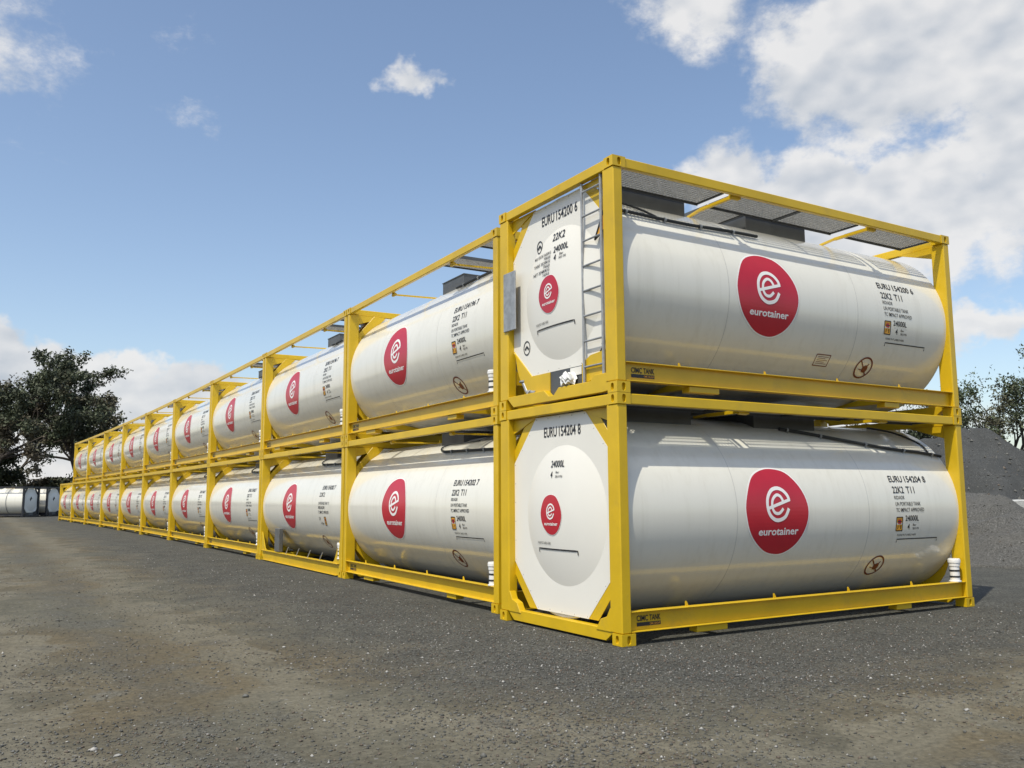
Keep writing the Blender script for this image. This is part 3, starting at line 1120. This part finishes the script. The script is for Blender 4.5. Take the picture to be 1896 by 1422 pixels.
# ------------------------------------------------------------------ ground
def ground():
    def axis(c, near, step, far):
        a = [0.0]
        s = step
        while a[-1] < far:
            s = step if a[-1] < near else s * 1.12
            a.append(a[-1] + s)
        a = np.array(a)
        return np.concatenate([-a[:0:-1], a]) + c
    X, Y = axis(-2, 11, .22, 900), axis(-2, 11, .22, 900)
    gx, gy = np.meshgrid(X, Y, indexing='ij')
    rs = np.random.RandomState(3)
    z = np.zeros_like(gx)
    for k in range(26):
        wl = rs.uniform(.6, 5)
        a = rs.uniform(0, 2 * math.pi)
        z += .0022 * wl ** .8 * np.sin((gx * math.cos(a) + gy * math.sin(a)) * 2 * math.pi / wl + rs.uniform(0, 6))
    d = np.hypot(np.maximum(-gx, 0), np.maximum(-gy, 0))
    z *= np.clip((d - .25) / 1.5, 0, 1)
    z *= np.clip(1.3 - np.hypot(gx, gy) / 60, 0, 1)
    z -= .004
    nx, ny = len(X), len(Y)
    co = np.stack([gx, gy, z], -1).reshape(-1, 3)
    i = np.arange((nx - 1) * (ny - 1))
    a = (i // (ny - 1)) * ny + i % (ny - 1)
    q = np.stack([a, a + ny, a + ny + 1, a + 1], -1)
    me = bpy.data.meshes.new('ground')
    me.from_pydata(co.tolist(), [], q.tolist())
    me.polygons.foreach_set('use_smooth', [True] * len(me.polygons))
    me.materials.append(MATS['yard_dirt'])
    o = link('ground', me)
    o['kind'] = 'structure'
    return X, Y, z


GX, GY, GZ = ground()


def ground_z(x, y):
    i = np.clip(np.searchsorted(GX, x) - 1, 0, len(GX) - 2)
    j = np.clip(np.searchsorted(GY, y) - 1, 0, len(GY) - 2)
    u = (x - GX[i]) / (GX[i + 1] - GX[i])
    v = (y - GY[j]) / (GY[j + 1] - GY[j])
    return (GZ[i, j] * (1 - u) * (1 - v) + GZ[i + 1, j] * u * (1 - v) + GZ[i, j + 1] * (1 - u) * v + GZ[i + 1, j + 1] * u * v)


# ------------------------------------------------------------------ the containers
YG = 'white tank containers in yellow frames, stacked two high'
lowC = tank_container('lower tank container of the near corner stack, serial number ending 204 8', (0, 0, 0), 0, 'EURU 154204 8', 'front', 'corner')
upC = tank_container('upper tank container of the near corner stack, with ladder and serial number ending 200 6', (0, 0, H + .004), 0, 'EURU 154200 6', 'valve', 'corner')
end_dressing(lowC, 'EURU 154204 8', False)
end_dressing(upC, 'EURU 154200 6', True)
px, py = .224, WD + .417
LR = L + .05
for k in range(10):
    a = R_(1.05 - .419 * k)
    ox, oy = px + (L + .025) * math.sin(a), py + (L + .025) * math.cos(a)
    rz = -math.pi / 2 - a
    nm = {0: 'EURU 154202 7'}.get(k, 'EURU 154202 7')
    tail = ', its serial number ending 202 7' if k == 0 else (', with low gusseted rail and grey valve box' if k == 1 else (', the last one, nothing stacked on it' if k == 9 else ''))
    tank_container('%s container from the corner stack, lower row%s' % (ORD[k], tail), (ox, oy, 0), rz, nm, 'front', 'low', k < 3,
                   rail='old' if k == 1 else 'std', marks='old' if k == 1 else 'std')
    if k < 9:
        tail = ', its serial number ending 196 7' if k == 0 else (', the last of that row' if k == 8 else '')
        tank_container('%s container from the corner stack, upper row%s' % (ORD[k], tail), (ox, oy, H + .004), rz, 'EURU 154196 7', 'front', 'row', k < 3)
    px += LR * math.sin(a)
    py += LR * math.cos(a)

# crumpled plastic bag in the valve recess
rs = random.Random(7)
bm = bmesh.new()
bmesh.ops.create_icosphere(bm, subdivisions=3, radius=1)
for v in bm.verts:
    n = v.co.normalized()
    k = .78 + .22 * math.sin(n.x * 7 + 2 * n.y) * math.cos(n.y * 6 - n.z * 5) + rs.uniform(-.035, .035)
    v.co = Vector((n.x * .08, n.y * .16, max(n.z, -.55) * .10)) * k
    v.co.z += .02 * math.sin(n.y * 9)
me = bpy.data.meshes.new('plastic_bag')
bm.to_mesh(me)
bm.free()
zmin = min(v.co.z for v in me.vertices)
me.materials.append(MATS['plastic_bag'])
tag(link('plastic_bag', me, None, (.05, .97, H + .004 + .166 - zmin)), 'crumpled white plastic bag on the end rail below the ladder-side tank end', 'bag')

# ------------------------------------------------------------------ dark framed tank containers and box far left
TH = R_(-33)
xd, yd = Vector((math.cos(TH), math.sin(TH), 0)), Vector((-math.sin(TH), math.cos(TH), 0))
base = Vector((-2.35, 78.3, 0))
DG = 'tank containers in black frames at the far end of the yard'
bl = base - xd * L
A = tank_container('nearer of the two black framed tank containers at the left edge, its tank side lit', tuple(bl), TH, style='black', near=False, group=DG, logo=False)
bl2 = base - xd * (L - .35) + yd * 2.95
B = tank_container('farther of the two black framed tank containers at the left edge, only its end showing', tuple(bl2), TH, style='black', near=False, group=DG, logo=False)
for T in (A, B):
    dm = MB().add([(L - .012, 1.13, 1.75), (L - .012, 1.33, 1.5), (L - .012, 1.13, 1.25), (L - .012, .93, 1.5)], [(0, 3, 2, 1)])
    link('hazard_diamond', cached('diam', lambda: dm.mesh('hazard_diamond', 'black_print')), T)

sb = bpy.data.objects.new('site_box', None)
COL.objects.link(sb)
sb.location = (-.9, 85.0, 0)
sb.rotation_euler = (0, 0, R_(-28))
tag(sb, 'low grey steel box with pale top edge beside the last yellow container', 'box')
link('body', MB().box(0, 0, .12, 5.2, 2.0, 1.62).mesh('body', 'grey_steel', .02), sb)
link('lid_edge', MB().box(-.05, -.05, 1.625, 5.25, 2.05, 1.75).mesh('lid_edge', 'concrete', .01), sb)
rb = MB().box(0, -.06, .14, .1, -.002, 1.6).mesh('rib', 'grey_steel', .01)
for k in range(6):
    link('rib', rb, sb, (.1 + k * .98, 0, 0))
sk = MB().box(.2, .1, -.01, .4, 1.9, .12).mesh('skid', 'black_paint')
for k in range(3):
    link('skid', sk, sb, (k * 2.2, 0, 0))


# ------------------------------------------------------------------ heaps on the right
def heap(name, label, cx, cy, ang, hl, hw, h, m, seed, flat=.25):
    n1, n2 = 90, 60
    rs = np.random.RandomState(seed)
    u, v = np.meshgrid(np.linspace(-1, 1, n1), np.linspace(-1, 1, n2), indexing='ij')
    X, Y = u * hl, v * hw
    r = np.sqrt(u ** 2 + v ** 2)
    z = h * np.clip(1.0 - np.sqrt(r ** 2 + flat ** 2) + flat * .45, 0, None) / (1 - flat + flat * .45)
    nz = np.zeros_like(z)
    for k in range(40):
        wl = rs.uniform(.5, 6)
        a = rs.uniform(0, 6.28)
        nz += .026 * wl * np.sin((X * math.cos(a) + Y * math.sin(a)) * 6.283 / wl + rs.uniform(0, 6))
    z = z + nz * np.clip(z / h * 3, 0, 1) * h / 4
    th = np.arctan2(v, u)
    z = z * (1 + .05 * np.sin(9 * th + 2 * np.sin(3 * r * 3)) * np.clip(r * 2, 0, 1) + .03 * np.sin(23 * th + 5 * r) * np.clip(r, 0, 1))
    z = np.where(r > 1.05, -.3, z - .02)
    ca, sa = math.cos(ang), math.sin(ang)
    co = np.stack([X * ca - Y * sa, X * sa + Y * ca, z], -1).reshape(-1, 3)
    i = np.arange((n1 - 1) * (n2 - 1))
    a = (i // (n2 - 1)) * n2 + i % (n2 - 1)
    me = bpy.data.meshes.new(name)
    me.from_pydata(co.tolist(), [], np.stack([a, a + n2, a + n2 + 1, a + 1], -1).tolist())
    me.polygons.foreach_set('use_smooth', [True] * len(me.polygons))
    me.materials.append(MATS[m])
    o = link(name, me, None, (cx, cy, 0))
    tag(o, label, 'gravel heap')
    # coarse stones lying on the slopes, more of them towards the foot
    n = 2600
    ii = rs.randint(0, n1 - 1, n * 3)
    jj = rs.randint(0, n2 - 1, n * 3)
    k = (r[ii, jj] < .98) & (rs.rand(n * 3) < .25 + .75 * r[ii, jj] ** 2)
    ii, jj = ii[k][:n], jj[k][:n]
    P = co.reshape(n1, n2, 3)[ii, jj] * .5 + co.reshape(n1, n2, 3)[ii + 1, jj + 1] * .5
    n = len(P)
    sz = h * .008 + h * .022 * rs.rand(n) ** 4
    B = np.array([(1, 0, 0), (-1, 0, 0), (0, 1, 0), (0, -1, 0), (0, 0, 1), (0, 0, -1)], float)
    TRI = np.array([(0, 2, 4), (2, 1, 4), (1, 3, 4), (3, 0, 4), (2, 0, 5), (1, 2, 5), (3, 1, 5), (0, 3, 5)])
    SV = (B[None] * rs.uniform(.6, 1.2, (n, 6, 1)) + rs.normal(0, .2, (n, 6, 3))) * sz[:, None, None] + P[:, None]
    SF = (TRI[None] + (np.arange(n) * 6)[:, None, None]).reshape(-1, 3)
    sm = bpy.data.meshes.new('loose_stones')
    sm.from_pydata(SV.reshape(-1, 3).tolist(), [], SF.tolist())
    for c in ('stone_dark', 'stone_grey', 'stone_brown'):
        sm.materials.append(MATS[c])
    sm.polygons.foreach_set('material_index', np.repeat(rs.choice(3, n, p=[.55, .35, .1]), 8))
    so_ = link('loose_stones', sm, o)
    so_['kind'] = 'stuff'
    return o


RA = YAW - math.pi / 2
heap('gravel_heap', 'large dark grey gravel heap behind the right end of the corner stack', 36.6, 19.2, RA, 11.5, 8.0, 4.55, 'heap_gravel', 5)
heap('sand_heap', 'low pale grey heap just right of the corner stack, before the dark heap', 21.6, 9.6, RA + .2, 4.8, 4.0, 1.62, 'heap_sand', 8)
heap('rubble_heap', 'lowest grey heap at the right edge, in front of the pale slab', 15.6, 3.4, RA - .1, 3.3, 2.6, 1.12, 'heap_sand', 9)
bm = bmesh.new()
bmesh.ops.create_cube(bm, size=1)
for v in bm.verts:
    v.co = Vector((v.co.x * 3.4, v.co.y * 1.1, v.co.z * 1.42))
bmesh.ops.subdivide_edges(bm, edges=bm.edges[:], cuts=5, use_grid_fill=True)
rs = random.Random(3)
for v in bm.verts:
    v.co += Vector((rs.uniform(-.03, .03), rs.uniform(-.03, .03), rs.uniform(-.035, .02)))
me = bpy.data.meshes.new('concrete_slab')
bm.to_mesh(me)
bm.free()
me.materials.append(MATS['concrete'])
o = link('concrete_slab', me, None, (25.95, 9.55, .60))
o.rotation_euler = (0, 0, RA)
tag(o, 'pale concrete slab showing its top edge before the dark gravel heap', 'slab')


# ------------------------------------------------------------------ trees
def tree(label, loc, height, spread, seed, leaves, leaf, mleaf, group, bare=.3, trunk_h=.28, clump=.8):
    rs = np.random.RandomState(seed)
    T = bpy.data.objects.new('broadleaf_tree', None)
    COL.objects.link(T)
    T.location = loc
    tag(T, label, 'tree', group)
    b = MB()
    tips = []

    def grow(p, d, ln, r, lev):
        n = 4
        pts, rad = [p], [r]
        for i in range(n):
            d = (d + Vector(rs.normal(0, .13, 3)) + Vector((0, 0, .05 if lev else .02))).normalized()
            p = p + d * ln / n
            pts.append(p)
            rad.append(r * (1 - .42 * (i + 1) / n))
            if lev >= 2:
                tips.append((p, lev))
        b.tube(pts, rad, 7 if lev < 2 else (5 if lev < 3 else 4))
        if lev >= 5 or ln < .35:
            return
        k = 3 if lev < 2 else (3 if rs.rand() < .55 else 2)
        if lev == 0:
            k = 5
        for j in range(k):
            ax = Vector(rs.normal(0, 1, 3))
            ax = (ax - d * ax.dot(d)).normalized()
            sp = rs.uniform(.35, .85) if lev else rs.uniform(.3, 1.0)
            nd = (d * math.cos(sp) + ax * math.sin(sp))
            nd.x *= spread
            nd.y *= spread
            nd = nd.normalized()
            at = pts[-1] if (j < 2 or lev == 0) else pts[rs.randint(2, n)]
            grow(at, nd, ln * rs.uniform(.58, .82), rad[-1] * rs.uniform(.6, .85), lev + 1)
    grow(Vector((0, 0, -.1)), Vector((0, 0, 1)), height * trunk_h, height * (.015 if mleaf == 'leaf_dark' else .024), 0)
    zmax = max(p.z for p, _ in tips)
    s = height / zmax
    b.v = [tuple(c * s for c in v) for v in b.v]
    link('trunk', b.mesh('trunk', 'bark', smooth=True, fix=False), T)
    P = np.array([tuple(p * s) for p, l in tips if l >= 3])
    P = P[rs.rand(len(P)) > bare]
    idx = rs.randint(0, len(P), leaves)
    C = P[idx] + rs.normal(0, clump * .42, (leaves, 3)) * np.array([1, 1, .75])
    sz = leaf * rs.uniform(.55, 1.35, leaves)
    n = rs.normal(0, 1, (leaves, 3)) + np.array([0, 0, .5])
    n /= np.linalg.norm(n, axis=1)[:, None]
    t = np.cross(n, rs.normal(0, 1, (leaves, 3)))
    t /= np.linalg.norm(t, axis=1)[:, None]
    w = np.cross(n, t)
    V = np.stack([C - t * sz[:, None], C + w * sz[:, None] * .5 + n * sz[:, None] * .12, C + t * sz[:, None], C - w * sz[:, None] * .5 + n * sz[:, None] * .12], 1).reshape(-1, 3)
    me = bpy.data.meshes.new('crown')
    me.vertices.add(len(V))
    me.vertices.foreach_set('co', V.ravel())
    me.loops.add(len(V))
    me.loops.foreach_set('vertex_index', np.arange(len(V)))
    me.polygons.add(leaves)
    me.polygons.foreach_set('loop_start', np.arange(0, len(V), 4))
    me.update()
    me.materials.append(MATS[mleaf])
    link('crown', me, T)
    return T


LG, RG = 'dark trees at the far left end of the yard', 'trees behind the gravel heap on the right'
tree('tall dark tree behind the far end of the row, its crown reaching right over it', (3.4, 99.7, 0), 17.6, 1.25, 11, 22000, .17, 'leaf_dark', LG, .52, .26, .62)
tree('dark tree cut by the left edge, behind the black framed tank containers', (-5.4, 96, 0), 16.2, 1.15, 23, 25000, .18, 'leaf_dark', LG, .45, .24, .75)
tree('dark tree standing back between the two bigger left trees', (-.6, 112, 0), 13.0, 1.2, 31, 24000, .19, 'leaf_dark', LG, .45, .24, .8)
tree('dense dark shrub at the left edge, under the cut-off tree', (-4.4, 101, 0), 7.0, 1.5, 91, 16000, .20, 'leaf_dark', LG, .2, .16, 1.1)
tree('dense dark shrub between the far row end and the tall dark tree', (5.0, 96, 0), 7.5, 1.3, 95, 16000, .20, 'leaf_dark', LG, .2, .16, 1.1)
tree('thin bare-branched tree just right of the corner stack', (61.5, 34.6, 0), 11.4, .95, 41, 2600, .11, 'leaf_green', RG, .5, .30, .5)
tree('fuller green tree right of the bare-branched one, behind the heap', (58.8, 29.9, 0), 10.0, 1.0, 52, 7000, .12, 'leaf_green', RG, .55, .24, .5)
tree('small tree seen through the gap below the upper right tank end', (65.4, 41.6, 0), 8.6, 1.0, 63, 9000, .14, 'leaf_dark', RG, .3, .25, .7)
tree('tallest tree at the right edge, with open crown', (64.5, 28.6, 0), 13.2, 1.1, 77, 4500, .12, 'leaf_green', RG, .45, .28, .55)


def hedge(label, p0, p1, h, w, n, seed):
    rs = np.random.RandomState(seed)
    p0, p1 = np.array(p0), np.array(p1)
    t = rs.rand(n)
    top = h * (.75 + .25 * np.sin(t * 31) * np.sin(t * 13 + 1))
    C = p0 + (p1 - p0) * t[:, None]
    C = np.c_[C[:, 0] + rs.normal(0, w * .35, n), C[:, 1] + rs.normal(0, w * .35, n), top * rs.rand(n) ** .7]
    sz = .28 * rs.uniform(.6, 1.3, n)
    nn = rs.normal(0, 1, (n, 3))
    nn /= np.linalg.norm(nn, axis=1)[:, None]
    tt = np.cross(nn, rs.normal(0, 1, (n, 3)))
    tt /= np.linalg.norm(tt, axis=1)[:, None]
    w_ = np.cross(nn, tt)
    V = np.stack([C - tt * sz[:, None], C + w_ * sz[:, None] * .55, C + tt * sz[:, None], C - w_ * sz[:, None] * .55], 1).reshape(-1, 3)
    V[:, 2] = np.maximum(V[:, 2], 0)
    me = bpy.data.meshes.new('hedge')
    me.vertices.add(len(V))
    me.vertices.foreach_set('co', V.ravel())
    me.loops.add(len(V))
    me.loops.foreach_set('vertex_index', np.arange(len(V)))
    me.polygons.add(n)
    me.polygons.foreach_set('loop_start', np.arange(0, len(V), 4))
    me.update()
    me.materials.append(MATS['leaf_dark'])
    o = link('hedge', me)
    tag(o, label, 'hedge', None, 'stuff')


hedge('dark overgrown hedge under the left trees', (-45, 115), (30, 102), 5.0, 2.2, 60000, 5)


# ------------------------------------------------------------------ loose stones
def stones(name, label, n, rmin, rmax, smin, smax, seed, cols):
    rs = np.random.RandomState(seed)
    m = n * 4
    r = rmin * (rmax / rmin) ** rs.rand(m)
    a = YAW + rs.uniform(-.80, .80, m)
    x, y = -5.648 + r * np.cos(a), -7.226 + r * np.sin(a)
    d = np.hypot(np.maximum(-x, 0), np.maximum(-y, 0))
    cl = np.sin(x * 1.3 + 2 * np.sin(y * .7)) * np.sin(y * 1.1 + 1.7 * np.sin(x * .6))
    pr = np.where(d <= 0.03, 0, np.clip(.16 + .75 * np.exp(-((d - 1.0) / 1.7) ** 2) + .22 * cl, .03, 1))
    k = rs.rand(m) < pr
    x, y = x[k][:n], y[k][:n]
    n = len(x)
    s = smin * (smax / smin) ** (rs.rand(n) ** 2.2)
    z = ground_z(x, y)
    base = np.array([(1, 0, 0), (-1, 0, 0), (0, 1, 0), (0, -1, 0), (0, 0, 1), (0, 0, -1)], float)
    tri = np.array([(0, 2, 4), (2, 1, 4), (1, 3, 4), (3, 0, 4), (2, 0, 5), (1, 2, 5), (3, 1, 5), (0, 3, 5)])
    V = base[None] * rs.uniform(.6, 1.15, (n, 6, 1)) + rs.normal(0, .18, (n, 6, 3))
    ang = rs.uniform(0, 6.28, n)
    ca, sa = np.cos(ang)[:, None], np.sin(ang)[:, None]
    V = np.stack([V[..., 0] * ca - V[..., 1] * sa, V[..., 0] * sa + V[..., 1] * ca, V[..., 2] * rs.uniform(.45, .85, (n, 1))], -1) * s[:, None, None]
    V += np.stack([x, y, z + s * .25], -1)[:, None]
    F = (tri[None] + (np.arange(n) * 6)[:, None, None]).reshape(-1, 3)
    me = bpy.data.meshes.new(name)
    me.vertices.add(n * 6)
    me.vertices.foreach_set('co', V.ravel())
    me.loops.add(len(F) * 3)
    me.loops.foreach_set('vertex_index', F.ravel())
    me.polygons.add(len(F))
    me.polygons.foreach_set('loop_start', np.arange(0, len(F) * 3, 3))
    mi = rs.choice(len(cols), n, p=[c[1] for c in cols])
    me.polygons.foreach_set('material_index', np.repeat(mi, 8))
    me.update()
    for c, _ in cols:
        me.materials.append(MATS[c])
    tag(link(name, me), label, 'gravel', None, 'stuff')


SCOL = [('stone_dark', .34), ('stone_grey', .42), ('stone_brown', .20), ('stone_pale', .04)]
stones('loose_gravel', 'small loose stones strewn over the yard', 130000, 3.2, 32, .004, .016, 1, SCOL)
stones('scattered_stones', 'larger single stones scattered on the dirt', 700, 3.4, 26, .012, .028, 2, [('stone_dark', .25), ('stone_grey', .35), ('stone_brown', .2), ('stone_pale', .2)])
